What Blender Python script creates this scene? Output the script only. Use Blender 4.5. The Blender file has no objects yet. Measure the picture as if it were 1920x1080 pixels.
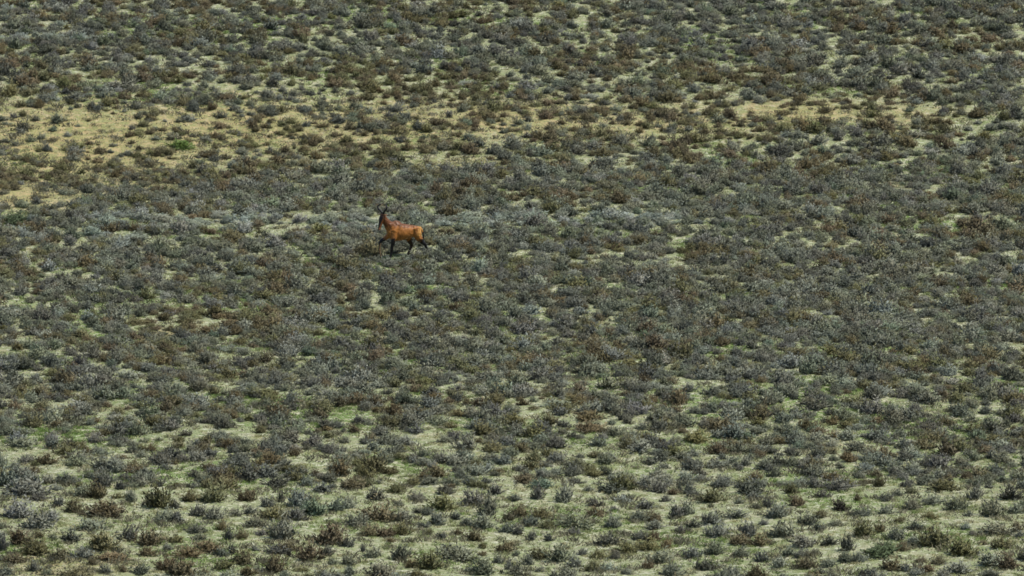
import bpy, bmesh, math, random
import numpy as np
from mathutils import Vector, Matrix

random.seed(7)
rng = np.random.default_rng(11)
scene = bpy.context.scene
col = scene.collection
R = math.radians

# ------------------------------------------------------------------ camera, sky, sun, exposure
CAM_H, PITCH, LENS = 41.4, 10.5, 240.0
cam_data = bpy.data.cameras.new("camera")
cam_data.lens = LENS
cam_data.sensor_width = 36.0
cam_data.clip_start = 1.0
cam_data.clip_end = 6000.0
cam = bpy.data.objects.new("camera", cam_data)
cam.location = (0, 0, CAM_H)
cam.rotation_euler = (R(90 - PITCH), 0, 0)
col.objects.link(cam)
scene.camera = cam

SUN_EL, SUN_AZ = 62.0, 103.0            # azimuth clockwise from +Y (the viewing direction)
world = bpy.data.worlds.new("World")
scene.world = world
world.use_nodes = True
wn = world.node_tree.nodes
wl = world.node_tree.links
wn.clear()
w_out = wn.new("ShaderNodeOutputWorld")
w_bg = wn.new("ShaderNodeBackground")
w_sky = wn.new("ShaderNodeTexSky")
w_sky.sky_type = 'NISHITA'
w_sky.sun_disc = False
w_sky.sun_elevation = R(SUN_EL)
w_sky.sun_rotation = R(SUN_AZ)
w_bg.inputs["Strength"].default_value = 0.11
wl.new(w_sky.outputs[0], w_bg.inputs[0])
wl.new(w_bg.outputs[0], w_out.inputs[0])

sun_data = bpy.data.lights.new("sun", 'SUN')
sun_data.energy = 4.0
sun_data.angle = R(0.5)
sun_data.color = (1.0, 0.96, 0.89)
sun = bpy.data.objects.new("sun", sun_data)
sv = Vector((math.sin(R(SUN_AZ)) * math.cos(R(SUN_EL)), math.cos(R(SUN_AZ)) * math.cos(R(SUN_EL)), math.sin(R(SUN_EL))))
sun.rotation_euler = (-sv).to_track_quat('-Z', 'Y').to_euler()
sun.location = (40, 200, 60)
col.objects.link(sun)

scene.view_settings.view_transform = 'Standard'
scene.view_settings.look = 'None'
scene.view_settings.gamma = 1.0
scene.cycles.filter_width = 1.6
scene.view_settings.use_curve_mapping = False
scene.view_settings.exposure = 0.13

# ------------------------------------------------------------------ numeric helpers
HALF = 18.0 / LENS                      # tan of half the horizontal field of view
CP, SP = math.cos(R(PITCH)), math.sin(R(PITCH))


class Waves:
    """Smooth pseudo-random field: a sum of sine waves in random directions, about -1..1."""
    def __init__(self, seed, wavelength, n=14, spread=0.5):
        r = np.random.default_rng(seed)
        a = r.uniform(0, 2 * np.pi, n)
        k = 2 * np.pi / (wavelength * np.exp(r.uniform(-spread, spread, n)))
        self.kx, self.ky, self.ph, self.n = k * np.cos(a), k * np.sin(a), r.uniform(0, 2 * np.pi, n), n

    def __call__(self, x, y):
        s = 0.0
        for kx, ky, p in zip(self.kx, self.ky, self.ph):
            s = s + np.sin(kx * x + ky * y + p)
        return s / math.sqrt(self.n) * 1.1


W_ROLL, W_HUMP, W_BUMP = Waves(1, 26), Waves(2, 6), Waves(3, 1.3)


def smooth(a, b, x):
    t = np.clip((x - a) / (b - a), 0, 1)
    return t * t * (3 - 2 * t)


RISE = .10


def ground_z(x, y):
    x = np.asarray(x, float)
    y = np.asarray(y, float)
    near = smooth(60, 120, y) * (1 - smooth(420, 700, y))
    z = (0.10 * W_ROLL(x, y) + 0.045 * W_HUMP(x, y) + 0.016 * W_BUMP(x, y)) * near
    dune = (CAM_H - 1.7) * (1 - smooth(-4, 120, y))            # the dune the photographer stands on
    d = np.minimum(y, 345.0) - 240.0                          # the far side rises toward the next dune
    rise = RISE * np.where(d > 60, d, 7 * np.log1p(np.exp(np.clip(d / 7, -40, 12))))
    rise = rise + .25 * np.exp(-((y - 236 - .04 * x) / 5) ** 2) - .35 * np.exp(-((y - 246) / 6) ** 2)
    far = rise + 22 * smooth(420, 1400, y) + 3 * smooth(300, 700, y) * W_ROLL(x * 0.1, y * 0.1)
    return z + dune + far


def to_photo(x, y, z):
    """World point to pixels of the 1920 x 1080 photograph."""
    dx, dy, dz = x, y, z - CAM_H
    f = dy * CP - dz * SP
    u = dy * SP + dz * CP
    return 960 + 960 * dx / (f * HALF), 540 - 960 * u / (f * HALF)


def to_ground(px, py):
    """Pixel of the photograph to the point of the ground it shows."""
    a, b = (px - 960) / 960 * HALF, (540 - py) / 960 * HALF
    d = np.array((a, CP + b * SP, -SP + b * CP))
    z = 0.0
    for _ in range(6):
        t = (z - CAM_H) / d[2]
        z = float(ground_z(d[0] * t, d[1] * t))
    return d[0] * t, d[1] * t, z, t * (CP * d[1] - SP * d[2])


def blobs(px, py, items):
    """Strongest of a list of soft ellipses (x, y, radius x, radius y, weight) in photo pixels."""
    s = np.zeros(np.broadcast(px, py).shape)
    for bx, by, rx, ry, w in items:
        d = ((px - bx) / rx) ** 2 + ((py - by) / ry) ** 2
        s = np.maximum(s, w * np.exp(-1.2 * d ** 1.5))
    return s


SANDY = [(140, 270, 380, 105, 1.0), (30, 360, 170, 42, 1.0), (440, 240, 340, 75, .95), (720, 235, 300, 62, .85),
         (980, 222, 280, 50, .9), (1260, 228, 260, 42, .8), (1500, 213, 190, 32, .9), (1660, 217, 150, 28, .7),
         (880, 310, 150, 20, .7), (230, 345, 180, 26, .85), (300, 625, 40, 12, .8), (100, 1060, 160, 30, .5), (430, 245, 200, 40, .8)]
BARE = [(530, 428, 110, 6, .8), (90, 240, 190, 60, .55), (40, 370, 110, 22, .8), (330, 270, 110, 16, .5), (155, 612, 38, 24, .7), (1315, 65, 22, 24, .8),
        (1560, 75, 18, 30, .8), (440, 12, 40, 12, .5), (990, 45, 16, 12, .7), (925, 85, 22, 12, .6), (1375, 125, 30, 16, .5),
        (1665, 375, 16, 20, .7), (1720, 435, 24, 18, .7), (1540, 175, 30, 10, .6), (1660, 150, 30, 10, .5), (870, 490, 28, 10, .6),
        (213, 540, 12, 24, .6), (340, 585, 34, 12, .5), (1270, 80, 16, 14, .5), (1030, 640, 40, 10, .5), (560, 740, 40, 10, .4),
        (1500, 215, 120, 14, .5), (1020, 232, 120, 10, .6), (1180, 205, 80, 10, .5), (880, 308, 70, 9, .6), (1790, 230, 26, 14, .5),
        (1690, 865, 60, 22, .4), (250, 740, 60, 14, .4), (240, 855, 70, 16, .4), (350, 880, 50, 16, .4), (1100, 640, 60, 8, .3)]
BROWN = [(300, 250, 330, 70, .45), (620, 240, 240, 60, .6), (1450, 205, 300, 30, .6), (1000, 240, 260, 40, .6), (500, 150, 520, 14, .9), (820, 175, 200, 20, .8), (1250, 225, 340, 60, .75), (250, 305, 280, 40, .75), (700, 280, 260, 40, .7),
         (430, 436, 220, 12, .9), (70, 330, 110, 30, .8), (330, 605, 170, 22, .8), (720, 785, 70, 30, .6), (150, 50, 350, 50, .3),
         (1750, 230, 160, 40, .5), (1080, 140, 500, 40, .35), (560, 25, 500, 40, .35), (840, 790, 60, 24, .5), (1300, 860, 40, 20, .5),
         (1100, 255, 160, 30, .8), (470, 600, 80, 20, .7), (1660, 670, 200, 40, .3), (400, 330, 180, 24, .6)]
SILVER = [(270, 412, 150, 13, 1.0), (420, 414, 120, 14, 1.1), (700, 422, 300, 16, 1.0), (1000, 412, 320, 15, 1.0), (1120, 414, 200, 15, 1.0),
          (200, 445, 90, 12, .8), (180, 172, 260, 13, .6), (80, 72, 170, 7, 1.1), (860, 155, 60, 8, .6), (470, 195, 120, 14, .5),
          (1250, 330, 300, 40, .15), (1690, 290, 200, 40, .12), (700, 330, 200, 20, .15), (770, 70, 30, 10, .5), (620, 600, 60, 20, .3),
          (1560, 620, 100, 16, .3), (430, 425, 330, 14, .7)]
GREENISH = [(140, 605, 90, 40, 1), (800, 660, 500, 60, .6), (1750, 810, 240, 90, .8), (1500, 760, 300, 60, .6), (420, 790, 420, 60, .7),
            (1310, 65, 50, 30, .8), (930, 540, 200, 50, .5), (1650, 380, 60, 40, .9), (1250, 640, 300, 40, .6), (300, 560, 260, 40, .7),
            (520, 405, 60, 10, .8), (680, 490, 120, 16, .7), (250, 230, 340, 70, .35), (1400, 330, 200, 40, .6), (560, 30, 300, 40, .6)]

# ------------------------------------------------------------------ node helpers
def new_mat(name):
    m = bpy.data.materials.new(name)
    m.use_nodes = True
    nt = m.node_tree
    nt.nodes.clear()
    out = nt.nodes.new("ShaderNodeOutputMaterial")
    b = nt.nodes.new("ShaderNodeBsdfPrincipled")
    nt.links.new(b.outputs[0], out.inputs[0])
    return m, nt, b, out


def mixc(nt, fac, a, b, blend='MIX'):
    n = nt.nodes.new("ShaderNodeMix")
    n.data_type = 'RGBA'
    n.blend_type = blend
    for sock, v in ((n.inputs[0], fac), (n.inputs[6], a), (n.inputs[7], b)):
        if hasattr(v, "links"):
            nt.links.new(v, sock)
        elif isinstance(v, (int, float)):
            sock.default_value = v
        else:
            sock.default_value = (*v, 1)
    return n.outputs[2]


def math_node(nt, op, a, b=0.0, clamp=False):
    n = nt.nodes.new("ShaderNodeMath")
    n.operation = op
    n.use_clamp = clamp
    for sock, v in ((n.inputs[0], a), (n.inputs[1], b)):
        if hasattr(v, "links"):
            nt.links.new(v, sock)
        else:
            sock.default_value = v
    return n.outputs[0]


def noise(nt, vec, scale, detail=4, rough=0.55, distort=0.0):
    n = nt.nodes.new("ShaderNodeTexNoise")
    n.inputs["Scale"].default_value = scale
    n.inputs["Detail"].default_value = detail
    n.inputs["Roughness"].default_value = rough
    n.inputs["Distortion"].default_value = distort
    nt.links.new(vec, n.inputs["Vector"])
    return n.outputs[0]


def ramp(nt, fac, lo, hi):
    n = nt.nodes.new("ShaderNodeMapRange")
    n.interpolation_type = 'SMOOTHSTEP'
    n.inputs[1].default_value, n.inputs[2].default_value = lo, hi
    nt.links.new(fac, n.inputs[0])
    return n.outputs[0]


# ------------------------------------------------------------------ materials
def ground_material():
    m, nt, b, out = new_mat("pale_sand_with_low_growth")
    tc = nt.nodes.new("ShaderNodeTexCoord").outputs["Object"]
    at = nt.nodes.new("ShaderNodeAttribute")
    at.attribute_name = "zone"
    sep = nt.nodes.new("ShaderNodeSeparateColor")
    nt.links.new(at.outputs["Color"], sep.inputs[0])
    sandy, green = sep.outputs[0], sep.outputs[1]
    n_big, n_mid, n_fine = noise(nt, tc, 0.35, 3), noise(nt, tc, 1.7, 5, .6), noise(nt, tc, 9, 5, .65)
    n_patch, n_grain = noise(nt, tc, 3.2, 4, .6, .4), noise(nt, tc, 38, 3, .6)
    cream = mixc(nt, n_fine, GROUND['cream_a'], GROUND['cream_b'])
    sand = mixc(nt, n_fine, GROUND['sand_a'], GROUND['sand_b'])
    s_fac = math_node(nt, 'ADD', sandy, math_node(nt, 'MULTIPLY', ramp(nt, n_mid, .52, .72), .45), True)
    base = mixc(nt, s_fac, cream, sand)
    # thin green growth in soft patches, broken up finely
    g = math_node(nt, 'MULTIPLY', ramp(nt, n_patch, .40, .52), ramp(nt, n_fine, .32, .55))
    g = math_node(nt, 'MULTIPLY', g, math_node(nt, 'ADD', math_node(nt, 'MULTIPLY', green, 1.0), .52), True)
    base = mixc(nt, g, base, GROUND['green'])
    # dry litter
    lit = math_node(nt, 'MULTIPLY', ramp(nt, n_grain, .47, .66), ramp(nt, n_mid, .25, .6))
    base = mixc(nt, math_node(nt, 'MULTIPLY', lit, .7), base, GROUND['litter'])
    white = math_node(nt, 'MULTIPLY', ramp(nt, noise(nt, tc, 5.5, 3, .6), .54, .64), .7)
    white = math_node(nt, 'MULTIPLY', white, math_node(nt, 'SUBTRACT', 1.0, math_node(nt, 'MULTIPLY', sandy, .8), True))
    base = mixc(nt, white, base, GROUND['white'])
    nt.links.new(base, b.inputs["Base Color"])
    b.inputs["Roughness"].default_value = 0.95
    b.inputs["Specular IOR Level"].default_value = 0.15
    bump = nt.nodes.new("ShaderNodeBump")
    bump.inputs["Strength"].default_value = 1.0
    bump.inputs["Distance"].default_value = 0.11
    h = math_node(nt, 'ADD', n_fine, math_node(nt, 'MULTIPLY', n_grain, .35))
    nt.links.new(h, bump.inputs["Height"])
    nt.links.new(bump.outputs[0], b.inputs["Normal"])
    return m


GROUND = dict(cream_a=(.31, .315, .18), cream_b=(.64, .635, .41), sand_a=(.42, .325, .13), sand_b=(.70, .56, .30),
              green=(.19, .29, .075), litter=(.15, .14, .085), white=(.69, .69, .51))


def plant_material(name, gain, rough=.8, transl=.25, spread=.9, puff=0.0):
    """Colour comes with each plant (its own tint), and varies from twig to twig."""
    m, nt, b, out = new_mat(name)
    at = nt.nodes.new("ShaderNodeAttribute")
    at.attribute_type = 'INSTANCER'
    at.attribute_name = "tint"
    geo = nt.nodes.new("ShaderNodeNewGeometry")
    rnd = geo.outputs["Random Per Island"]
    v = math_node(nt, 'ADD', math_node(nt, 'MULTIPLY', rnd, spread), 1.0 - spread / 2)
    v = math_node(nt, 'MULTIPLY', v, gain)
    val = nt.nodes.new("ShaderNodeCombineColor")
    for i in range(3):
        nt.links.new(v, val.inputs[i])
    c = mixc(nt, 1.0, at.outputs["Color"], val.outputs[0], 'MULTIPLY')
    nt.links.new(c, b.inputs["Base Color"])
    b.inputs["Roughness"].default_value = rough
    b.inputs["Specular IOR Level"].default_value = 0.25
    nrm = None
    if puff:                                             # leaves in a spray face outward together, with their own flutter
        pa = nt.nodes.new("ShaderNodeAttribute")
        pa.attribute_name = "outward"
        vt = nt.nodes.new("ShaderNodeVectorTransform")
        vt.vector_type, vt.convert_from, vt.convert_to = 'NORMAL', 'OBJECT', 'WORLD'
        nt.links.new(pa.outputs["Vector"], vt.inputs[0])
        mv = nt.nodes.new("ShaderNodeMix")
        mv.data_type = 'VECTOR'
        mv.inputs[0].default_value = puff
        nt.links.new(geo.outputs["Normal"], mv.inputs[4])
        nt.links.new(vt.outputs[0], mv.inputs[5])
        nz = nt.nodes.new("ShaderNodeVectorMath")
        nz.operation = 'NORMALIZE'
        nt.links.new(mv.outputs[1], nz.inputs[0])
        nrm = nz.outputs[0]
        nt.links.new(nrm, b.inputs["Normal"])
    if transl:
        t = nt.nodes.new("ShaderNodeBsdfTranslucent")
        nt.links.new(c, t.inputs[0])
        if nrm:
            nt.links.new(nrm, t.inputs["Normal"])
        mx = nt.nodes.new("ShaderNodeMixShader")
        mx.inputs[0].default_value = transl
        nt.links.new(b.outputs[0], mx.inputs[1])
        nt.links.new(t.outputs[0], mx.inputs[2])
        nt.links.new(mx.outputs[0], out.inputs[0])
    return m


def coat_material():
    m, nt, b, out = new_mat("short_glossy_coat")
    at = nt.nodes.new("ShaderNodeAttribute")
    at.attribute_name = "coat"
    tc = nt.nodes.new("ShaderNodeTexCoord").outputs["Object"]
    n = noise(nt, tc, 9, 5, .65)
    c = mixc(nt, ramp(nt, n, .45, 1.0), at.outputs["Color"], (.02, .008, .004))
    nt.links.new(c, b.inputs["Base Color"])
    b.inputs["Roughness"].default_value = .46
    b.inputs["Specular IOR Level"].default_value = .35
    bump = nt.nodes.new("ShaderNodeBump")
    bump.inputs["Strength"].default_value = .9
    bump.inputs["Distance"].default_value = .07
    nt.links.new(noise(nt, tc, 5.5, 3, .5, .6), bump.inputs["Height"])
    nt.links.new(bump.outputs[0], b.inputs["Normal"])
    return m


def plain_material(name, c, rough):
    m, nt, b, out = new_mat(name)
    tc = nt.nodes.new("ShaderNodeTexCoord").outputs["Object"]
    nt.links.new(mixc(nt, noise(nt, tc, 25, 3), c, tuple(min(1, k * 1.8) for k in c)), b.inputs["Base Color"])
    b.inputs["Roughness"].default_value = rough
    return m


M_GROUND = ground_material()
M_STEM = plant_material("twig_bark", .70, .85, 0, .8)
M_LEAF = plant_material("small_dry_leaves", 1.0, .75, .12, .34, .80)
M_GRASS = plant_material("grass_blades", 1.0, .8, .3, .7)

# ------------------------------------------------------------------ ground: one sheet to the horizon
def axis(fine0, fine1, step, limit0, limit1):
    a = list(np.arange(fine0, fine1 + step / 2, step))
    s, v = step, fine1
    while v < limit1:
        s *= 1.25
        v += s
        a.append(min(v, limit1))
    s, v = step, fine0
    while v > limit0:
        s *= 1.25
        v -= s
        a.insert(0, max(v, limit0))
    return np.array(a)


def make_ground():
    xs, ys = axis(-26, 26, .2, -3000, 3000), axis(172, 318, .3, -600, 4500)
    X, Y = np.meshgrid(xs, ys)
    Z = ground_z(X, Y)
    nx, ny = len(xs), len(ys)
    me = bpy.data.meshes.new("ground")
    co = np.stack([X, Y, Z], -1).reshape(-1, 3)
    i = np.arange(nx * ny).reshape(ny, nx)
    q = np.stack([i[:-1, :-1], i[:-1, 1:], i[1:, 1:], i[1:, :-1]], -1).reshape(-1, 4)
    me.vertices.add(len(co))
    me.vertices.foreach_set("co", co.ravel())
    me.loops.add(q.size)
    me.loops.foreach_set("vertex_index", q.ravel().astype(np.int32))
    me.polygons.add(len(q))
    me.polygons.foreach_set("loop_start", np.arange(0, q.size, 4, dtype=np.int32))
    me.polygons.foreach_set("use_smooth", np.ones(len(q), bool))
    me.update(calc_edges=True)
    px, py = to_photo(X, np.maximum(Y, 60), Z)
    zc = np.zeros((ny, nx, 4), np.float32)
    zc[..., 0] = blobs(px, py, SANDY)
    zc[..., 1] = np.clip(blobs(px, py, GREENISH) * .8 + .35 * W_HUMP(X + 50, Y), 0, 1) * (1 - .7 * zc[..., 0])
    zc[..., 3] = 1
    a = me.attributes.new("zone", 'FLOAT_COLOR', 'POINT')
    a.data.foreach_set("color", zc.ravel())
    me.materials.append(M_GROUND)
    o = bpy.data.objects.new("ground", me)
    o["kind"] = "structure"
    o["label"] = "pale sandy ground of the plain between the shrubs"
    col.objects.link(o)


make_ground()

# ------------------------------------------------------------------ shrub prototypes
def mesh_from(name, verts, faces, mat):
    me = bpy.data.meshes.new(name)
    me.from_pydata(verts, [], faces)
    me.materials.append(mat)
    me.update()
    return me


def shrub_meshes(seed, form):
    """A shrub about 1 wide and 1 high: woody stems fanning out of the root, twigs and narrow leaves on them."""
    r = random.Random(seed)
    P = dict(dome=(80, 950, 16, .16), upright=(80, 720, 42, .22), open=(52, 420, 22, .14), ragged=(70, 760, 14, .28), cushion=(70, 1050, 6, .26))[form]
    n_stem, n_leaf, el0, base_r = P
    sv_, sf, lv, lf, ln_ = [], [], [], [], []
    lean = Vector((r.uniform(-.18, .18), r.uniform(-.18, .18), 0))
    lobes = [(r.uniform(0, 2 * math.pi), r.uniform(.62, 1.12)) for _ in range(6)]
    stems = []
    for k in range(n_stem):
        az = r.uniform(0, 2 * math.pi)
        el = R(el0 + (90 - el0) * r.random() ** 1.15)
        lob = min(lobes, key=lambda l: abs((l[0] - az + math.pi) % (2 * math.pi) - math.pi))[1]
        d = Vector((math.cos(az) * math.cos(el), math.sin(az) * math.cos(el), math.sin(el)))
        # ellipsoid-like envelope: half a unit to the side, one unit up
        reach = 1 / math.sqrt((d.x ** 2 + d.y ** 2) / .25 + d.z ** 2) * lob * r.uniform(.62, 1.05)
        b = Vector((r.gauss(0, base_r * .5), r.gauss(0, base_r * .5), -.03))
        mid = b + d * reach * .5 + Vector((r.gauss(0, .04), r.gauss(0, .04), -.05 * math.cos(el)))
        tip = b + d * reach + Vector((r.gauss(0, .05), r.gauss(0, .05), .04)) + lean * reach
        stems.append((b, mid, tip, d))
        side = d.cross(Vector((r.uniform(-1, 1), r.uniform(-1, 1), r.uniform(-1, 1)))).normalized()
        wd = r.uniform(.010, .020) * (1.5 if form == 'open' else 1)
        for sd in (side, side.cross(d).normalized()):
            i = len(sv_)
            sv_ += [b - sd * wd, b + sd * wd, mid - sd * wd * .8, mid + sd * wd * .8, tip]
            sf += [(i, i + 1, i + 3, i + 2), (i + 2, i + 3, i + 4)]
    for k in range(n_leaf):
        b, mid, tip, d = stems[r.randrange(n_stem)]
        t = r.uniform(.30, 1.0) if r.random() < .8 else r.uniform(.1, .6)
        p = b.lerp(mid, t * 2) if t < .5 else mid.lerp(tip, t * 2 - 1)
        p = p + Vector((r.gauss(0, .035), r.gauss(0, .035), r.gauss(0, .03)))
        if p.z < .02:
            p.z = .02 + r.random() * .05
        dd = (d * .7 + Vector((r.gauss(0, .5), r.gauss(0, .5), .45 + r.gauss(0, .4)))).normalized()
        ln, wd = r.uniform(.07, .18), r.uniform(.012, .028)
        side = dd.cross(Vector((r.uniform(-1, 1), r.uniform(-1, 1), r.uniform(-1, 1)))).normalized()
        i = len(lv)
        lv += [p - side * wd * .6, p + side * wd * .6, p + dd * ln * .55 + side * wd, p + dd * ln, p + dd * ln * .55 - side * wd]
        lf += [(i, i + 1, i + 2, i + 3, i + 4)]
        o_ = (d * .6 + Vector((p.x * 1.6, p.y * 1.6, p.z * .9 - .10))).normalized()
        ln_ += [o_] * 5
    fol = mesh_from("foliage", lv, lf, M_LEAF)
    a = fol.attributes.new("outward", 'FLOAT_VECTOR', 'POINT')
    a.data.foreach_set("vector", np.array([tuple(q) for q in ln_], np.float32).ravel())
    return mesh_from("stems", sv_, sf, M_STEM), fol


FORMS = ['dome', 'dome', 'dome', 'upright', 'upright', 'open', 'open', 'ragged', 'ragged', 'ragged', 'cushion', 'cushion']
PROTO = [shrub_meshes(100 + k, f) for k, f in enumerate(FORMS)]
BY_FORM = {f: [k for k, g in enumerate(FORMS) if g == f] for f in set(FORMS)}

TINT = dict(g=(.208, .222, .158), d=(.146, .155, .118), b=(.178, .152, .082), o=(.178, .174, .082), p=(.265, .285, .225), P=(.30, .335, .265),
            t=(.17, .215, .14), G=(.110, .140, .065), k=(.050, .044, .036), n=(.42, .35, .18))


def tint_of(c, r):
    f = r.uniform(.74, 1.28)
    t = TINT[c]
    return (t[0] * f * r.uniform(.95, 1.06), t[1] * f * r.uniform(.96, 1.05), t[2] * f * r.uniform(.9, 1.12))


# ------------------------------------------------------------------ the nearest shrubs, one by one
# per crop of the photograph (origin x, origin y, pixels per photo pixel): centre x, base y, width, height, colour
TRACED = [
 (0, 900, 6, """310 180 470 230 g;430 240 240 80 d;180 440 330 210 p;420 560 320 210 g;560 470 200 150 p;740 50 260 120 d;1090 210 240 200 b;880 190 200 120 g;660 300 130 110 d;830 370 200 170 o;1180 420 420 200 b;1000 570 330 160 g;790 700 220 170 d;200 740 290 210 b;30 800 100 220 d;420 850 320 180 o;650 900 240 150 b;930 890 260 130 g;1140 800 430 240 o;1430 690 260 200 d;1250 920 320 120 b;160 940 260 130 b;390 1030 160 140 d;1360 110 140 120 d;1480 250 140 150 g;1780 330 330 290 o;1850 480 260 160 g;1700 740 340 190 b;1650 860 200 110 b;1860 1020 240 180 b;1560 1070 240 130 d;1180 1050 150 100 g;830 1110 330 150 b;1390 1040 110 90 b;60 1080 160 130 g"""),
 (320, 900, 6, """470 260 310 210 o;200 250 190 130 b;850 240 230 160 b;40 320 160 110 d;60 480 220 140 d;300 410 220 140 g;500 450 240 150 g;730 410 160 100 g;890 390 150 100 g;1080 310 170 130 g;1180 90 330 150 d;1250 250 100 150 d;1430 300 260 200 p;1600 400 330 210 t;1850 360 180 150 t;1700 140 270 110 d;1150 440 280 160 o;1400 460 220 150 d;950 530 260 100 d;1240 680 330 290 g;1030 630 160 90 d;290 610 230 130 d;570 570 140 130 b;60 710 160 110 o;330 680 170 90 g;660 680 130 160 d;790 670 160 120 o;420 800 280 130 b;200 870 320 110 b;690 830 100 140 d;570 860 150 100 g;1780 730 360 280 b;1200 850 300 110 d;1330 800 250 110 b;1560 910 320 220 b;1760 850 160 130 d;1830 950 130 80 g;820 960 230 180 o;1170 1050 250 200 b;600 1010 230 120 o;110 1080 300 220 b;850 1080 200 130 b;990 1060 140 100 g;1270 1110 140 110 g;1870 1120 120 90 d"""),
 (640, 900, 6, """380 230 260 150 d;620 150 200 100 o;100 110 260 130 b;980 60 240 110 d;1420 50 200 90 d;1170 170 190 130 d;80 320 180 130 p;840 240 230 90 g;1130 350 300 190 o;1480 280 260 180 g;1730 170 200 130 d;860 380 130 90 d;960 400 160 90 d;1660 400 280 220 g;400 470 380 220 b;200 530 260 130 g;680 460 220 140 g;1080 510 190 150 g;1290 450 150 100 d;1400 520 160 110 g;1580 560 230 180 g;1880 470 140 150 b;300 640 230 140 b;480 640 220 110 b;660 620 250 150 o;930 540 170 80 d;1130 670 130 100 d;60 760 190 110 d;240 810 70 100 d;550 700 110 60 b;360 870 190 130 g;650 910 210 210 g;1500 690 190 140 b;1300 910 400 190 g;1860 600 200 130 d;1840 810 230 140 b;980 1010 290 210 o;770 990 170 120 b;440 1110 300 180 g;80 960 180 110 g;80 1080 140 130 d;840 1120 200 120 o;1610 1070 260 200 g;1440 1040 140 70 g;1760 940 120 100 g;1880 1010 100 120 p"""),
 (960, 900, 6, """730 40 200 80 d;280 220 160 170 d;590 260 240 210 g;1100 150 290 150 d;1640 150 260 160 d;1800 170 130 90 b;1890 130 80 110 d;40 240 160 90 d;950 310 200 130 d;1250 260 190 90 p;1500 330 260 110 d;80 420 190 160 b;340 440 220 130 b;950 420 230 130 b;1410 470 230 130 g;1620 470 170 110 b;1850 430 190 180 g;210 520 190 130 g;700 550 400 190 g;1130 550 200 150 g;1600 560 200 110 g;400 550 200 100 o;1440 680 170 120 d;1590 690 170 120 b;1890 600 130 110 g;60 620 150 120 d;210 690 130 130 d;420 690 130 100 d;700 620 160 80 d;1080 740 270 170 d;1310 830 240 130 o;1520 800 290 150 o;1740 770 160 110 b;560 930 300 220 g;780 850 150 90 d;320 890 220 120 o;190 960 140 130 d;960 890 200 110 o;720 980 230 120 d;910 1030 230 150 o;60 1080 240 170 g;1640 950 280 160 g;1540 1000 180 110 b;1780 1080 260 160 g;590 1100 300 140 g;40 860 100 80 d;1080 1030 170 110 p"""),
 (1280, 900, 6, """60 160 150 150 d;430 90 250 120 d;740 160 300 160 d;130 190 170 80 d;360 260 320 170 o;790 220 170 110 g;960 310 130 130 d;830 330 130 70 d;1280 300 220 130 b;1220 160 160 130 o;1380 50 130 90 d;1570 200 150 100 d;1750 120 320 150 g;1790 350 210 150 k;50 400 180 170 g;590 440 260 110 d;1050 440 240 170 g;1400 510 230 140 d;1560 430 160 90 o;300 500 230 150 g;120 540 180 120 d;380 650 300 180 g;730 650 230 200 g;1120 650 260 210 g;1540 570 200 90 d;1740 520 180 80 g;620 740 240 130 b;880 740 210 150 b;1370 770 270 160 g;1640 740 200 140 d;1860 800 180 220 d;640 870 190 120 g;340 850 230 150 g;110 880 210 140 d;890 930 200 140 d;1180 860 180 110 g;1320 880 160 100 g;1380 1000 240 140 b;250 1020 240 160 d;1090 990 170 130 p;1640 980 180 110 g;1850 930 200 120 g;540 1100 280 140 g;850 1100 250 150 b;1550 1060 140 80 d;1450 1140 200 120 b;1700 1120 170 110 g;1130 1130 120 80 g"""),
 (1600, 900, 6, """280 80 160 150 o;600 80 170 110 g;1040 120 330 160 o;1490 20 230 90 d;1360 230 180 170 g;1760 230 300 200 d;40 240 90 110 b;350 240 220 110 d;500 180 130 100 g;660 340 190 140 g;890 280 240 120 g;1160 360 300 170 g;1560 420 280 250 g;1820 380 200 140 g;370 380 190 90 g;120 410 220 80 d;870 440 200 90 o;100 650 240 200 o;310 590 150 130 b;470 690 240 170 d;690 560 200 110 d;1260 560 130 90 p;1620 620 330 160 g;1840 580 130 110 b;930 760 370 280 o;310 870 410 140 G;540 800 150 120 b;680 720 150 100 g;1230 860 320 210 o;1680 780 240 150 o;1540 980 300 170 g;1760 1000 230 170 b;60 930 160 130 g;950 960 180 100 b;430 1020 260 150 b;600 1030 150 110 d;160 1090 180 120 d;830 1040 180 90 b;1180 1060 280 150 g;700 1080 150 100 p;1880 900 120 110 g;1550 1090 230 90 d;1020 1110 170 110 g"""),
]

shrubs = []          # dicts of everything placed one by one
for ox, oy, sc, text in TRACED:
    for item in text.split(";"):
        x, y, w, h, c = item.split()
        shrubs.append(dict(px=ox + float(x) / sc, py=oy + float(y) / sc, w=float(w) / sc, h=float(h) / sc, c=c))
ONLY = [
    dict(px=337, py=268, w=46, h=19, c='G', form='cushion', tint=(.125, .195, .048), label="bright green bush alone on the yellow sand far behind the antelope"),
    dict(px=22, py=420, w=52, h=20, c='t', form='cushion', tint=(.080, .110, .055), label="dark green bush at the picture edge where the yellow sand ends"),
    dict(px=1505, py=221, w=30, h=32, c='n', form='upright', label="straw coloured upright bush on the strip of orange sand"),
    dict(px=1528, py=222, w=36, h=30, c='o', form='ragged', label="olive bush touching the straw coloured bush on orange sand"),
]
shrubs += ONLY

COLOUR_WORD = dict(g="grey", d="dark grey", b="brown", o="olive", p="pale silvery", t="blue-green", G="dark green", k="blackish")


def choose_form(s, r):
    a = s['h'] / s['w']
    if s['c'] == 'k':
        return 'open'
    if s['c'] == 'G':
        return 'cushion'
    if a > .85:
        return 'upright'
    if s['c'] == 'd':
        return r.choice(['open', 'open', 'ragged', 'dome'])
    if a < .5:
        return r.choice(['ragged', 'cushion'])
    return r.choice(['dome', 'dome', 'ragged', 'upright', 'dome'])


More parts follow.
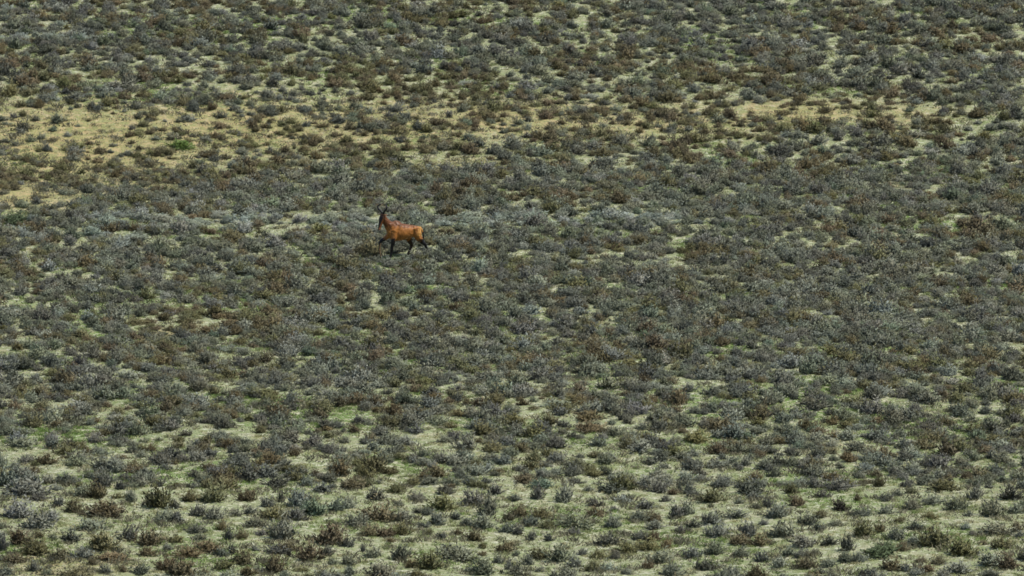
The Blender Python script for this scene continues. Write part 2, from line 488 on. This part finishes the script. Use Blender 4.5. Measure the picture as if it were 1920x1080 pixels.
def describe():
    """A label for each traced shrub: shape, colour, then where in the near ground it stands."""
    across = ["at the far left", "left of centre", "below the antelope", "near the middle", "right of centre", "toward the right", "at the far right"]
    edges = [0, 230, 520, 830, 1130, 1420, 1680, 1921]
    cells = {}
    for s in shrubs:
        if 'label' in s:
            continue
        a = s['h'] / s['w']
        big = s['w'] * s['h']
        size = "large " if big > 1400 else "small " if big < 480 else ""
        shape = "tall" if a > .85 else "flat" if a < .48 else "rounded"
        if s['form'] == 'open':
            shape += " bare-stemmed"
        d = f"{size}{shape} {COLOUR_WORD[s['c']]} shrub"
        k = max(i for i in range(7) if s['px'] >= edges[i] or i == 0)
        row = "on the bottom edge" if s['py'] > 1052 else "just above the edge" if s['py'] > 1012 else "low in the picture" if s['py'] > 965 else "above the lowest rows"
        s['base'] = (d, across[k], row)
        cells.setdefault(s['base'], []).append(s)
    for (d, ac, row), lst in cells.items():
        if len(lst) == 1:
            lst[0]['label'] = f"{d} {ac}, {row}"
            continue
        lst.sort(key=lambda s: s['px'])
        words = {2: ["first", "second"], 3: ["first", "middle", "last"]}.get(len(lst), ["first", "second", "third", "fourth", "fifth", "sixth", "seventh"])
        for w, s in zip(words, lst):
            n = {2: "two", 3: "three", 4: "four", 5: "five", 6: "six", 7: "seven"}[len(lst)]
            s['label'] = f"{d} {ac}, {row}, {w} of {n}"


taken = []           # (x, y, radius) already occupied
first = {}


def place_shrub(s):
    r = random.Random(int(s['px'] * 31 + s['py'] * 7))
    x, y, z, f = to_ground(s['px'], s['py'])
    m = f * HALF / 960                                  # metres per photo pixel there
    w, h = s['w'] * m * 1.26, s['h'] * m * 1.12
    k = r.choice(BY_FORM[s['form']])
    t = s.get('tint') or tint_of(s['c'], r)
    root = bpy.data.objects.new("shrub", None)
    root.empty_display_size = .2
    root.location = (x, y + w * .25, float(ground_z(x, y + w * .25)) - .01)
    root.rotation_euler = (0, 0, r.uniform(0, 6.28))
    root.scale = (w, w, h)
    root["label"] = s['label']
    root["category"] = "shrub"
    root["group"] = "shrubs of the near ground" if s not in ONLY else "odd coloured bushes far out on the plain"
    col.objects.link(root)
    for name, me in (("stems", PROTO[k][0]), ("foliage", PROTO[k][1])):
        o = bpy.data.objects.new(name, me)
        o.parent = root
        o["tint"] = list(t)
        col.objects.link(o)
        first.setdefault((name, k), o)
    taken.append((x, y + w * .25, w * .5))


r_gap = random.Random(77)
while len(shrubs) < 303:                                # small shrubs in the gaps of the near strip
    q = dict(px=r_gap.uniform(0, 1920), py=r_gap.uniform(912, 1080), w=r_gap.uniform(15, 24), h=r_gap.uniform(9, 15), c=r_gap.choice("ggdbo"))
    if all(((q['px'] - s['px']) / (.5 * s['w'] + 14)) ** 2 + ((q['py'] - s['py'] + s['h'] * .3) / (.5 * s['h'] + 8)) ** 2 > 1 for s in shrubs):
        shrubs.append(q)
for s in shrubs:
    if 'form' not in s:
        s['form'] = choose_form(s, random.Random(int(s['px'] * 13 + s['py'])))
describe()
for s in shrubs:
    place_shrub(s)

# ------------------------------------------------------------------ scatter: all the other shrubs as one object
def scatter_object(name, label, pts, rots, scls, tints, idx, sources):
    me = bpy.data.meshes.new(name)
    me.vertices.add(len(pts))
    me.vertices.foreach_set("co", np.asarray(pts, np.float32).ravel())
    for an, typ, key, arr in (("rot", 'FLOAT_VECTOR', "vector", rots), ("scl", 'FLOAT_VECTOR', "vector", scls),
                              ("tint", 'FLOAT_VECTOR', "vector", tints), ("idx", 'INT', "value", idx)):
        a = me.attributes.new(an, typ, 'POINT')
        a.data.foreach_set(key, np.asarray(arr, np.int32 if typ == 'INT' else np.float32).ravel())
    o = bpy.data.objects.new(name, me)
    o["kind"] = "stuff"
    o["label"] = label
    col.objects.link(o)
    ng = bpy.data.node_groups.new(name + "_scatter", 'GeometryNodeTree')
    ng.interface.new_socket("Geometry", in_out='INPUT', socket_type='NodeSocketGeometry')
    ng.interface.new_socket("Geometry", in_out='OUTPUT', socket_type='NodeSocketGeometry')
    N, L = ng.nodes, ng.links
    gi, go = N.new("NodeGroupInput"), N.new("NodeGroupOutput")
    join = N.new("GeometryNodeJoinGeometry")

    def attr(nm, typ):
        n = N.new("GeometryNodeInputNamedAttribute")
        n.data_type = typ
        n.inputs["Name"].default_value = nm
        return n.outputs[0]
    e2r = N.new("FunctionNodeEulerToRotation")
    L.new(attr("rot", 'FLOAT_VECTOR'), e2r.inputs[0])
    scl, ix = attr("scl", 'FLOAT_VECTOR'), attr("idx", 'INT')
    for k, objs in enumerate(sources):
        j = N.new("GeometryNodeJoinGeometry")
        for ob in objs:
            oi = N.new("GeometryNodeObjectInfo")
            oi.transform_space = 'ORIGINAL'
            oi.inputs["Object"].default_value = ob
            L.new(oi.outputs["Geometry"], j.inputs[0])
        cmp_ = N.new("FunctionNodeCompare")
        cmp_.data_type = 'INT'
        cmp_.operation = 'EQUAL'
        L.new(ix, cmp_.inputs[2])
        cmp_.inputs[3].default_value = k
        ip = N.new("GeometryNodeInstanceOnPoints")
        L.new(gi.outputs[0], ip.inputs["Points"])
        L.new(cmp_.outputs[0], ip.inputs["Selection"])
        L.new(j.outputs[0], ip.inputs["Instance"])
        L.new(e2r.outputs[0], ip.inputs["Rotation"])
        L.new(scl, ip.inputs["Scale"])
        L.new(ip.outputs[0], join.inputs[0])
    L.new(join.outputs[0], go.inputs[0])
    md = o.modifiers.new("scatter", 'NODES')
    md.node_group = ng
    return o


CELL = 1.0
grid = {}


def near_taken(x, y, rad, k):
    cx, cy = int(x // CELL), int(y // CELL)
    for i in (cx - 1, cx, cx + 1):
        for j in (cy - 1, cy, cy + 1):
            for (a, b, c) in grid.get((i, j), ()):
                if (a - x) ** 2 + (b - y) ** 2 < (k * (c + rad)) ** 2:
                    return True
    return False


for t in taken:
    grid.setdefault((int(t[0] // CELL), int(t[1] // CELL)), []).append(t)

ANT_PX, ANT_PY = 757, 482
ant_x, ant_y, ant_z, ant_f = to_ground(ANT_PX, ANT_PY)

W_CL, W_CL2, W_COL, W_COL2 = Waves(21, 3.0), Waves(22, 1.05), Waves(23, 9), Waves(24, 4)


def fill():
    n = 90000
    y = rng.uniform(172, 345, n)
    x = rng.uniform(-1, 1, n) * (y * .078 + 14)
    z = ground_z(x, y)
    px, py = to_photo(x, y, z)
    sandy, bare = blobs(px, py, SANDY), blobs(px, py, BARE)
    brown, silver = blobs(px, py, BROWN), blobs(px, py, SILVER)
    cover = np.interp(py, [-300, 0, 60, 150, 250, 330, 430, 520, 620, 700, 800, 900, 1080, 1400],
                      [.90, .90, .90, .90, .86, .94, .98, .96, .89, .78, .65, .57, .55, .53])
    cover = cover + np.clip((px - 960) / 960, -1, 1) * np.interp(py, [400, 550, 800], [0, .08, .05])
    cover = cover * (1 - .30 * np.clip(sandy, 0, 1) * np.interp(px, [0, 600, 1300], [1, .75, .55])) * (1 - np.interp(py, [120, 200], [.62, .95]) * bare)
    cl = .26 * W_CL(x, y) + .30 * W_CL2(x, y)
    rank = np.empty(n)
    rank[np.argsort(cl)] = np.linspace(0, 1, n)
    cover = cover + .08 * smooth(175, 110, py)
    cover = cover + .16 * (silver > .6)
    wid_k = np.where(sandy > .4, .80, 1.0)
    ok = rank < np.clip(cover, 0, 1.1)                   # patches stay bare, the rest fills up
    wid = np.interp(py, [0, 350, 550, 700, 900, 1080], [.40, .40, .40, .41, .42, .42]) * wid_k * np.exp(np.clip(rng.normal(0, .32, n), -.7, .55))
    pts, rots, scls, tints, idx = [], [], [], [], []
    r = random.Random(5)
    wc, wc2 = W_COL(x, y), W_COL2(x, y)
    for i in np.nonzero(ok)[0]:
        if py[i] > 915 and py[i] < 1092 and -10 < px[i] < 1930:
            continue                                     # the near strip is built shrub by shrub
        w = float(wid[i])
        if abs(x[i] - ant_x) < 1.0 and -1.5 < y[i] - ant_y < .5:
            if abs(x[i] - ant_x) < .9 and abs(y[i] - ant_y) < .45:
                continue
            w *= .75
        if -.95 < x[i] - ant_x < .30 and -2.0 < y[i] - ant_y < .5:
            w *= .5
            if y[i] - ant_y > -1.2:
                continue
        k_ov = np.interp(cover[i], [.5, .75, 1.0], [.78, .70, .58])
        if near_taken(x[i], y[i], w * .5, k_ov):
            continue
        grid.setdefault((int(x[i] // CELL), int(y[i] // CELL)), []).append((x[i], y[i], w * .5))
        b = brown[i] * 1.1 + .22 * wc[i] + .12 * wc2[i]
        s = silver[i]
        q = r.random()
        if r.random() < s:
            c = ('P' if q < .90 else 'p') if s > .5 else ('p' if q < .7 else 't' if q < .8 else 'g')
        elif r.random() < b:
            c = 'b' if q < .62 else 'o'
        else:
            top = np.interp(py[i], [0, 140, 300], [1, .8, 0])
            c = 'g' if q < .50 - .14 * top else 'd' if q < .74 + .04 * top else 'b' if q < .83 + .06 * top else 'o' if q < .92 else 'p' if q < .985 else 't'
        f = 'cushion' if c == 'P' else r.choice(['dome', 'dome', 'ragged', 'ragged', 'upright', 'cushion', 'open'] if c != 'd' else ['open', 'dome', 'ragged'])
        h = w * r.uniform(.46, .80) * (1.15 if f == 'upright' else .8 if f == 'cushion' else 1)
        pts.append((x[i], y[i], z[i] - .01))
        rots.append((r.gauss(0, .10), r.gauss(0, .10), r.uniform(0, 6.28)))
        scls.append((w * 1.36, w * 1.36, h * 1.12))
        tints.append(tint_of(c, r))
        idx.append(r.choice(BY_FORM[f]))
    for dx, dy, w, h, c in ((.10, -.42, .42, .27, 'g'), (.42, -.36, .46, .33, 'd'), (.72, -.22, .5, .40, 'g'), (1.02, -.05, .5, .36, 'g'), (.62, -.6, .5, .30, 'o'),
                            (-.20, -.75, .45, .24, 'g'), (-.62, -.95, .5, .26, 'd'), (-.98, -.55, .4, .24, 'g'), (.25, -.95, .5, .30, 'd'), (-.45, -1.35, .5, .3, 'g'), (.05, -1.4, .5, .3, 'b')):
        x_, y_ = ant_x + dx, ant_y + dy
        pts.append((x_, y_, float(ground_z(x_, y_)) - .01))
        rots.append((0, 0, r.uniform(0, 6.28)))
        scls.append((w * 1.3, w * 1.3, h))
        tints.append(tint_of(c, r))
        idx.append(r.choice(BY_FORM['dome']))
    print("scattered shrubs:", len(pts))
    src = []
    for k in range(len(FORMS)):
        for nm, me in (("stems", PROTO[k][0]), ("foliage", PROTO[k][1])):
            assert (nm, k) in first, (nm, k)
        src.append((first[("stems", k)], first[("foliage", k)]))
    scatter_object("shrubbery", "low grey and brown shrubs covering the plain into the distance", pts, rots, scls, tints, idx, src)


fill()

# ------------------------------------------------------------------ grass and small ground plants
def tuft_mesh(seed, n, spread, h):
    r = random.Random(seed)
    v, f = [], []
    for _ in range(n):
        a = r.uniform(0, 6.28)
        p = Vector((r.gauss(0, spread), r.gauss(0, spread), 0))
        d = Vector((math.cos(a) * r.uniform(.3, 1.2), math.sin(a) * r.uniform(.3, 1.2), 1)).normalized()
        ln = h * r.uniform(.5, 1.1)
        side = d.cross(Vector((r.uniform(-1, 1), r.uniform(-1, 1), 0.1))).normalized() * r.uniform(.004, .009)
        i = len(v)
        v += [p - side, p + side, p + d * ln * .6 + side * .8, p + d * ln + Vector((0, 0, -.01)), p + d * ln * .6 - side * .8]
        f.append((i, i + 1, i + 2, i + 3, i + 4))
    return mesh_from("tuft", v, f, M_GRASS)


def add_grass():
    protos = []
    x, y, z, f = to_ground(400, 1000)
    for k in range(4):
        me = tuft_mesh(300 + k, 26, .05 if k < 2 else .09, .09 if k < 2 else .045)
        protos.append(me)
    n = 180000
    y = rng.uniform(174, 335, n)
    x = rng.uniform(-1, 1, n) * (y * .077 + 6)
    z = ground_z(x, y)
    px, py = to_photo(x, y, z)
    green, sandy = blobs(px, py, GREENISH), blobs(px, py, SANDY)
    pr = .55 + .25 * W_CL2(x + 9, y) + .22 * W_HUMP(x + 50, y) + .2 * green + .05 * sandy
    ok = np.nonzero(rng.random(n) < pr)[0]
    g = np.clip(.45 + .35 * W_HUMP(x + 50, y) + .3 * green - .5 * sandy + rng.normal(0, .25, n), 0, 1)[ok]
    straw, grn = np.array((.50, .46, .27)), np.array((.21, .30, .085))
    tint = straw + (grn - straw) * g[:, None]
    herb = rng.random(len(ok)) < np.where(sandy[ok] > .4, .36, .20)
    grey = np.array((.24, .225, .15)) * rng.uniform(.6, 1.2, (len(ok), 1))
    tint = np.where(herb[:, None], grey, tint * rng.uniform(.7, 1.15, (len(ok), 1)))
    s = rng.uniform(.7, 1.5, len(ok)) * np.where(herb, 1.9, 1)
    rots = np.stack([np.zeros(len(ok)), np.zeros(len(ok)), rng.uniform(0, 6.28, len(ok))], -1)
    # the four tuft meshes are the four nearest tufts, kept as children of the grass
    o = scatter_object("grass", "short pale green and straw grass on the sand between shrubs",
                       np.stack([x, y, z - .005], -1)[ok], rots, np.stack([s, s, s * rng.uniform(.6, 1.1, len(ok))], -1), tint,
                       rng.integers(0, 4, len(ok)), [])
    ng = o.modifiers[0].node_group
    N, L = ng.nodes, ng.links
    join = next(nd for nd in N if nd.bl_idname == "GeometryNodeJoinGeometry")
    gi = next(nd for nd in N if nd.bl_idname == "NodeGroupInput")
    e2r = next(nd for nd in N if nd.bl_idname == "FunctionNodeEulerToRotation")
    scl = next(nd for nd in N if nd.bl_idname == "GeometryNodeInputNamedAttribute" and nd.data_type == 'FLOAT_VECTOR' and nd.inputs["Name"].default_value == "scl")
    ix = next(nd for nd in N if nd.bl_idname == "GeometryNodeInputNamedAttribute" and nd.data_type == 'INT')
    for k, me in enumerate(protos):
        tx, ty, tz, _ = to_ground(300 + 400 * k, 1010)
        t = bpy.data.objects.new("grass_tuft", me)
        t.location = (tx, ty, tz)
        t["tint"] = [.28, .31, .14]
        t["kind"] = "stuff"
        t.parent = o
        col.objects.link(t)
        oi = N.new("GeometryNodeObjectInfo")
        oi.transform_space = 'ORIGINAL'
        oi.inputs["Object"].default_value = t
        cmp_ = N.new("FunctionNodeCompare")
        cmp_.data_type = 'INT'
        cmp_.operation = 'EQUAL'
        L.new(ix.outputs[0], cmp_.inputs[2])
        cmp_.inputs[3].default_value = k
        ip = N.new("GeometryNodeInstanceOnPoints")
        L.new(gi.outputs[0], ip.inputs["Points"])
        L.new(cmp_.outputs[0], ip.inputs["Selection"])
        L.new(oi.outputs["Geometry"], ip.inputs["Instance"])
        L.new(e2r.outputs[0], ip.inputs["Rotation"])
        L.new(scl.outputs[0], ip.inputs["Scale"])
        L.new(ip.outputs[0], join.inputs[0])


add_grass()

# ------------------------------------------------------------------ the antelope
def loft(bm, rings, n=18, cap=True):
    """rings: (centre, axis along the tube, up direction, half height, half width, squareness)"""
    loops = []
    for c, ax, up, hh, hw in rings:
        ax = ax.normalized()
        s = ax.cross(up).normalized()
        u = s.cross(ax).normalized()
        loops.append([bm.verts.new(c + u * math.sin(2 * math.pi * k / n) * hh + s * math.cos(2 * math.pi * k / n) * hw) for k in range(n)])
    for a, b in zip(loops, loops[1:]):
        for k in range(n):
            bm.faces.new((a[k], a[(k + 1) % n], b[(k + 1) % n], b[k]))
    if cap:
        bm.faces.new(loops[0][::-1])
        bm.faces.new(loops[-1])


def tube(bm, pts, radii, n=14, flat=1.0):
    pts = [Vector(p) for p in pts]
    rings = []
    for i, p in enumerate(pts):
        ax = pts[min(i + 1, len(pts) - 1)] - pts[max(i - 1, 0)]
        up = Vector((0, 1, 0)) if abs(ax.normalized().y) < .8 else Vector((0, 0, 1))
        rings.append((p, ax, up, radii[i] * flat, radii[i]))
    loft(bm, rings, n)


def densify(pts, radii, k=4):
    """Catmull-Rom through the joints so limbs bend softly."""
    P = [Vector(p) for p in pts]
    out, rr = [], []
    for i in range(len(P) - 1):
        p0, p1, p2, p3 = P[max(i - 1, 0)], P[i], P[i + 1], P[min(i + 2, len(P) - 1)]
        for j in range(k):
            t = j / k
            out.append(.5 * ((2 * p1) + (p2 - p0) * t + (2 * p0 - 5 * p1 + 4 * p2 - p3) * t * t + (3 * p1 - p0 - 3 * p2 + p3) * t ** 3))
            rr.append(radii[i] + (radii[i + 1] - radii[i]) * (t * t * (3 - 2 * t)))
    out.append(P[-1])
    rr.append(radii[-1])
    return out, rr


X3 = Vector((1, 0, 0))
Z3 = Vector((0, 0, 1))
# forward is +x, the side toward the camera is +y
TORSO = [(-.625, .885, .10, .085), (-.58, .86, .155, .135), (-.48, .858, .19, .175), (-.34, .872, .208, .19), (-.18, .876, .243, .205), (0, .875, .28, .215),
         (.12, .89, .31, .215), (.22, .92, .345, .20), (.31, .935, .355, .18), (.40, .925, .315, .17), (.50, .905, .24, .15), (.57, .895, .165, .115), (.61, .895, .10, .07)]
HEAD_Y = .02
NECK = ([(.34, 0, 1.00), (.50, 0, 1.09), (.63, .01, 1.23), (.73, .02, 1.38), (.78, HEAD_Y, 1.50)], [.235, .190, .138, .106, .088])
FACE = R(24)                                            # the head turned toward the camera
fd = Vector((math.sin(R(22)) * math.cos(FACE), math.sin(R(22)) * math.sin(FACE), -math.cos(R(22))))   # down the face
fs = Vector((-math.sin(FACE), math.cos(FACE), 0))       # across the face, camera side
ff = fd.cross(fs).normalized()
if ff.x < 0:
    ff = -ff                                            # out of the forehead
POLL = Vector((.80, HEAD_Y, 1.555))
HEAD = [(0.0, .072, .066), (.07, .100, .084), (.15, .115, .090), (.24, .100, .078), (.34, .074, .058), (.44, .060, .048), (.52, .056, .048), (.57, .038, .036)]
LEGS = {
 'near_fore': ([(.40, .10, .98), (.415, .135, .80), (.455, .145, .60), (.50, .145, .40), (.525, .145, .22), (.545, .145, .11), (.57, .145, .045), (.60, .145, .0)],
               [.125, .105, .078, .054, .041, .041, .043, .040]),
 'far_fore': ([(.38, -.10, .98), (.47, -.13, .80), (.65, -.14, .66), (.795, -.14, .575), (.835, -.14, .36), (.825, -.14, .16), (.80, -.14, .07), (.835, -.14, .005)],
              [.125, .100, .072, .055, .041, .041, .043, .038]),
 'near_hind': ([(-.40, .08, .98), (-.44, .125, .80), (-.50, .135, .66), (-.63, .135, .50), (-.735, .135, .385), (-.80, .135, .22), (-.84, .135, .11), (-.82, .135, .035)],
               [.17, .160, .128, .084, .058, .043, .042, .038]),
 'far_hind': ([(-.36, -.08, .98), (-.30, -.125, .80), (-.24, -.135, .64), (-.31, -.135, .47), (-.36, -.135, .37), (-.285, -.135, .20), (-.235, -.135, .09), (-.19, -.135, .01)],
              [.17, .150, .115, .080, .058, .043, .042, .038]),
}
TAIL = ([(-.60, 0, 1.00), (-.665, .02, .92), (-.70, .035, .80), (-.715, .04, .68), (-.71, .04, .57)], [.035, .028, .026, .034, .010])
EARS = []
for sgn in (1, -1):
    b0 = POLL + fs * sgn * .058 - ff * .02 + fd * .03
    EARS.append(([b0, b0 + fs * sgn * .07 + Z3 * .02 - ff * .015, b0 + fs * sgn * .14 + Z3 * .02 - ff * .03, b0 + fs * sgn * .225 + Z3 * .01 - ff * .035], [.024, .040, .034, .007]))


def make_antelope():
    bm = bmesh.new()
    loft(bm, [(Vector((u, 0, z)), X3, Z3, hh, hw) for u, z, hh, hw in TORSO], 28)
    # shoulder hump and muscle masses: shallow lofts under the skin
    tube(bm, [(.08, 0, 1.115), (.20, 0, 1.195), (.30, 0, 1.222), (.40, 0, 1.175), (.48, 0, 1.09)], [.05, .07, .075, .08, .08], 14)
    for sy in (1, -1):
        p, r = densify([(.26, sy * .085, 1.16), (.37, sy * .125, 1.02), (.46, sy * .125, .86)], [.055, .085, .085], 3)
        tube(bm, p, r, 12)
        p, r = densify([(-.30, sy * .085, 1.02), (-.42, sy * .115, .92), (-.46, sy * .12, .78)], [.08, .11, .11], 3)
        tube(bm, p, r, 12)
    p, r = densify(*NECK)
    tube(bm, p, r, 18, .72)
    loft(bm, [(POLL + fd * t - ff * .035, fd, ff, hf, hs) for t, hf, hs in HEAD], 18)
    # horn pedestal
    tube(bm, [POLL + fd * .05 - ff * .02, POLL - fd * .035 - ff * .02], [.058, .040], 12)
    for pts, rad in LEGS.values():
        p, r = densify(pts, rad, 4)
        tube(bm, p, r, 12)
    p, r = densify(*TAIL)
    tube(bm, p, r, 8)
    for pts, rad in EARS:
        p, r = densify(pts, rad, 4)
        tube(bm, p, r, 8, .5)
    bmesh.ops.recalc_face_normals(bm, faces=bm.faces[:])
    raw = bpy.data.meshes.new("antelope_raw")
    bm.to_mesh(raw)
    bm.free()
    tmp = bpy.data.objects.new("antelope_raw", raw)
    col.objects.link(tmp)
    md = tmp.modifiers.new("skin", 'REMESH')
    md.mode = 'VOXEL'
    md.voxel_size = .0105
    sm = tmp.modifiers.new("smooth", 'SMOOTH')
    sm.factor, sm.iterations = .5, 5
    dg = bpy.context.evaluated_depsgraph_get()
    me = bpy.data.meshes.new_from_object(tmp.evaluated_get(dg))
    me.name = "antelope"
    bpy.data.objects.remove(tmp)
    bpy.data.meshes.remove(raw)
    for poly in me.polygons:
        poly.use_smooth = True

    # ---- coat pattern, by the body part a point lies on
    n = len(me.vertices)
    V = np.empty(n * 3, np.float32)
    me.vertices.foreach_get("co", V)
    V = V.reshape(-1, 3)
    NV = np.empty(n * 3, np.float32)
    me.vertices.foreach_get("normal", NV)
    NV = NV.reshape(-1, 3)

    def dist(pts, rad):
        best, bt = np.full(n, 9.0), np.zeros(n)
        P = [np.array(p) for p in pts]
        L = len(P) - 1
        for i in range(L):
            a, b = P[i], P[i + 1]
            ab = b - a
            t = np.clip(((V - a) @ ab) / (ab @ ab), 0, 1)
            d = np.linalg.norm(V - (a + t[:, None] * ab), axis=1) / (rad[i] + (rad[i + 1] - rad[i]) * t)
            k = d < best
            best = np.where(k, d, best)
            bt = np.where(k, (i + t) / L, bt)
        return best, bt
    parts = {'neck': dist(*NECK), 'tail': dist(*TAIL)}
    parts['torso'] = dist([(u, 0, z) for u, z, _, _ in TORSO], [.5 * (a + b) for _, _, a, b in TORSO])
    parts['head'] = dist([tuple(POLL + fd * t - ff * .035) for t, _, _ in HEAD], [.5 * (a + b) for _, a, b in HEAD])
    for k, e in enumerate(EARS):
        parts['ear%d' % k] = dist([tuple(p) for p in e[0]], e[1])
    for k, e in LEGS.items():
        parts[k] = dist(*e)
    names = list(parts)
    D = np.stack([parts[k][0] for k in names])
    which = D.argmin(0)
    RED, DARK, RUMP, BLACK, TAN = (np.array(c) for c in ((.37, .145, .032), (.095, .031, .011), (.52, .265, .070), (.007, .006, .006), (.50, .31, .16)))
    C = np.tile(RED, (n, 1))

    def mix(mask, c):
        nonlocal C
        C = C * (1 - mask[:, None]) + c * mask[:, None]
    x, y, z = V[:, 0], V[:, 1], V[:, 2]
    wob = .02 * np.sin(x * 37 + z * 23) + .015 * np.sin(z * 61 - y * 40)
    # darker saddle along the back, warmer flank
    back = smooth(.11, .24, z - np.interp(x, [-.62, -.3, 0, .3, .5], [.86, .86, .865, .94, .92]) + wob)
    mix(back * smooth(-.66, -.5, x) * .8, DARK)
    rump = smooth(-.38, -.50, x + wob * 1.5 + (z - .9) * .25) * smooth(.68, .78, z + wob) * smooth(1.06, .99, z)
    mix(rump, RUMP)
    isn = {k: (which == i).astype(float) for i, k in enumerate(names)}
    for k in LEGS:
        t = parts[k][1]
        if k == 'near_fore':
            m = smooth(.17, .26, t + wob)
        elif k == 'far_fore':
            m = smooth(.26, .34, t + wob)
        else:
            m = smooth(.26, .38, t + wob) * (1.0 if k == 'near_hind' else .92)
        mix(m * isn[k], BLACK)
        if k == 'far_fore':                          # pale inner and rear face of the raised foreleg
            mix(isn[k] * smooth(.44, .50, t) * smooth(.95, .86, t) * smooth(.15, .6, NV[:, 1] * .75 - NV[:, 0] * .65), TAN)
    mix(isn['tail'] * smooth(.2, .5, parts['tail'][1]), BLACK)
    # face: black blaze down the front, dark crown, brown muzzle
    hd = isn['head']
    rel = V - np.array(POLL)
    fwd, down, lat = rel @ np.array(ff), rel @ np.array(fd), rel @ np.array(fs)
    blaze = smooth(.000, .022, fwd + .012 - .05 * (down < .12) + wob * .4) * smooth(.60, .5, down)
    mix(hd * np.clip(blaze, 0, 1) * .97, BLACK)
    mix(hd * smooth(.13, .05, down + wob), np.array((.05, .026, .014)))
    mix(hd * smooth(.46, .52, down) * .7, np.array((.10, .05, .035)))
    mix(isn['neck'] * smooth(.85, .97, parts['neck'][1]) * .45, DARK)
    mix(isn['neck'] * smooth(.10, .0, z - np.interp(x, [.3, .5, .63, .73, .78], [.95, .98, 1.12, 1.27, 1.4])) * .35, DARK)
    for k in range(2):
        t = parts['ear%d' % k][1]
        e = isn['ear%d' % k]
        mix(e, np.array((.26, .12, .05)))
        mix(e * smooth(.55, .85, t), np.array((.50, .40, .27)) if k == 1 else BLACK)
    a = me.attributes.new("coat", 'FLOAT_COLOR', 'POINT')
    a.data.foreach_set("color", np.concatenate([C, np.ones((n, 1))], 1).astype(np.float32).ravel())
    me.materials.clear()
    me.materials.append(coat_material())

    body = bpy.data.objects.new("antelope", me)
    body.location = (ant_x, ant_y, float(ground_z(ant_x, ant_y)))
    body.rotation_euler = (0, 0, R(180 + 25))
    s = 55.0 / (960 / (ant_f * HALF))
    body.scale = (s, s, s)
    body["label"] = "reddish brown antelope with curved dark horns striding through the shrubs"
    body["category"] = "antelope"
    col.objects.link(body)

    # ---- horns: ringed, out then in, tips back
    mh = plain_material("horn", (.008, .007, .006), .6)
    for sgn in (1, -1):
        hb = bmesh.new()
        base = POLL - fd * .02 - ff * .015 + fs * sgn * .026
        key = [base, base + Z3 * .075 + fs * sgn * .055 + ff * .01, base + Z3 * .15 + fs * sgn * .150 + ff * .03,
               base + Z3 * .23 + fs * sgn * .175 + ff * .02, base + Z3 * .295 + fs * sgn * .125 - ff * .02, base + Z3 * .335 + fs * sgn * .075 - ff * .055]
        p, r = densify([tuple(q) for q in key], [.040, .038, .035, .031, .024, .009], 7)
        r = [q * (1 + .10 * math.sin(i * 2.1)) if i < len(r) * .75 else q for i, q in enumerate(r)]
        tube(hb, p, r, 10)
        bmesh.ops.recalc_face_normals(hb, faces=hb.faces[:])
        hm = bpy.data.meshes.new("horn")
        hb.to_mesh(hm)
        hb.free()
        for poly in hm.polygons:
            poly.use_smooth = True
        hm.materials.append(mh)
        h = bpy.data.objects.new("horn", hm)
        h.parent = body
        col.objects.link(h)
    me_eye = None
    mE = plain_material("eye", (.008, .006, .005), .12)
    for sgn in (1, -1):
        if me_eye is None:
            eb = bmesh.new()
            bmesh.ops.create_uvsphere(eb, u_segments=12, v_segments=8, radius=.017)
            me_eye = bpy.data.meshes.new("eye")
            eb.to_mesh(me_eye)
            eb.free()
            me_eye.materials.append(mE)
        e = bpy.data.objects.new("eye", me_eye)
        e.location = POLL + fd * .15 + fs * sgn * .068 + ff * .012
        e.parent = body
        col.objects.link(e)


make_antelope()
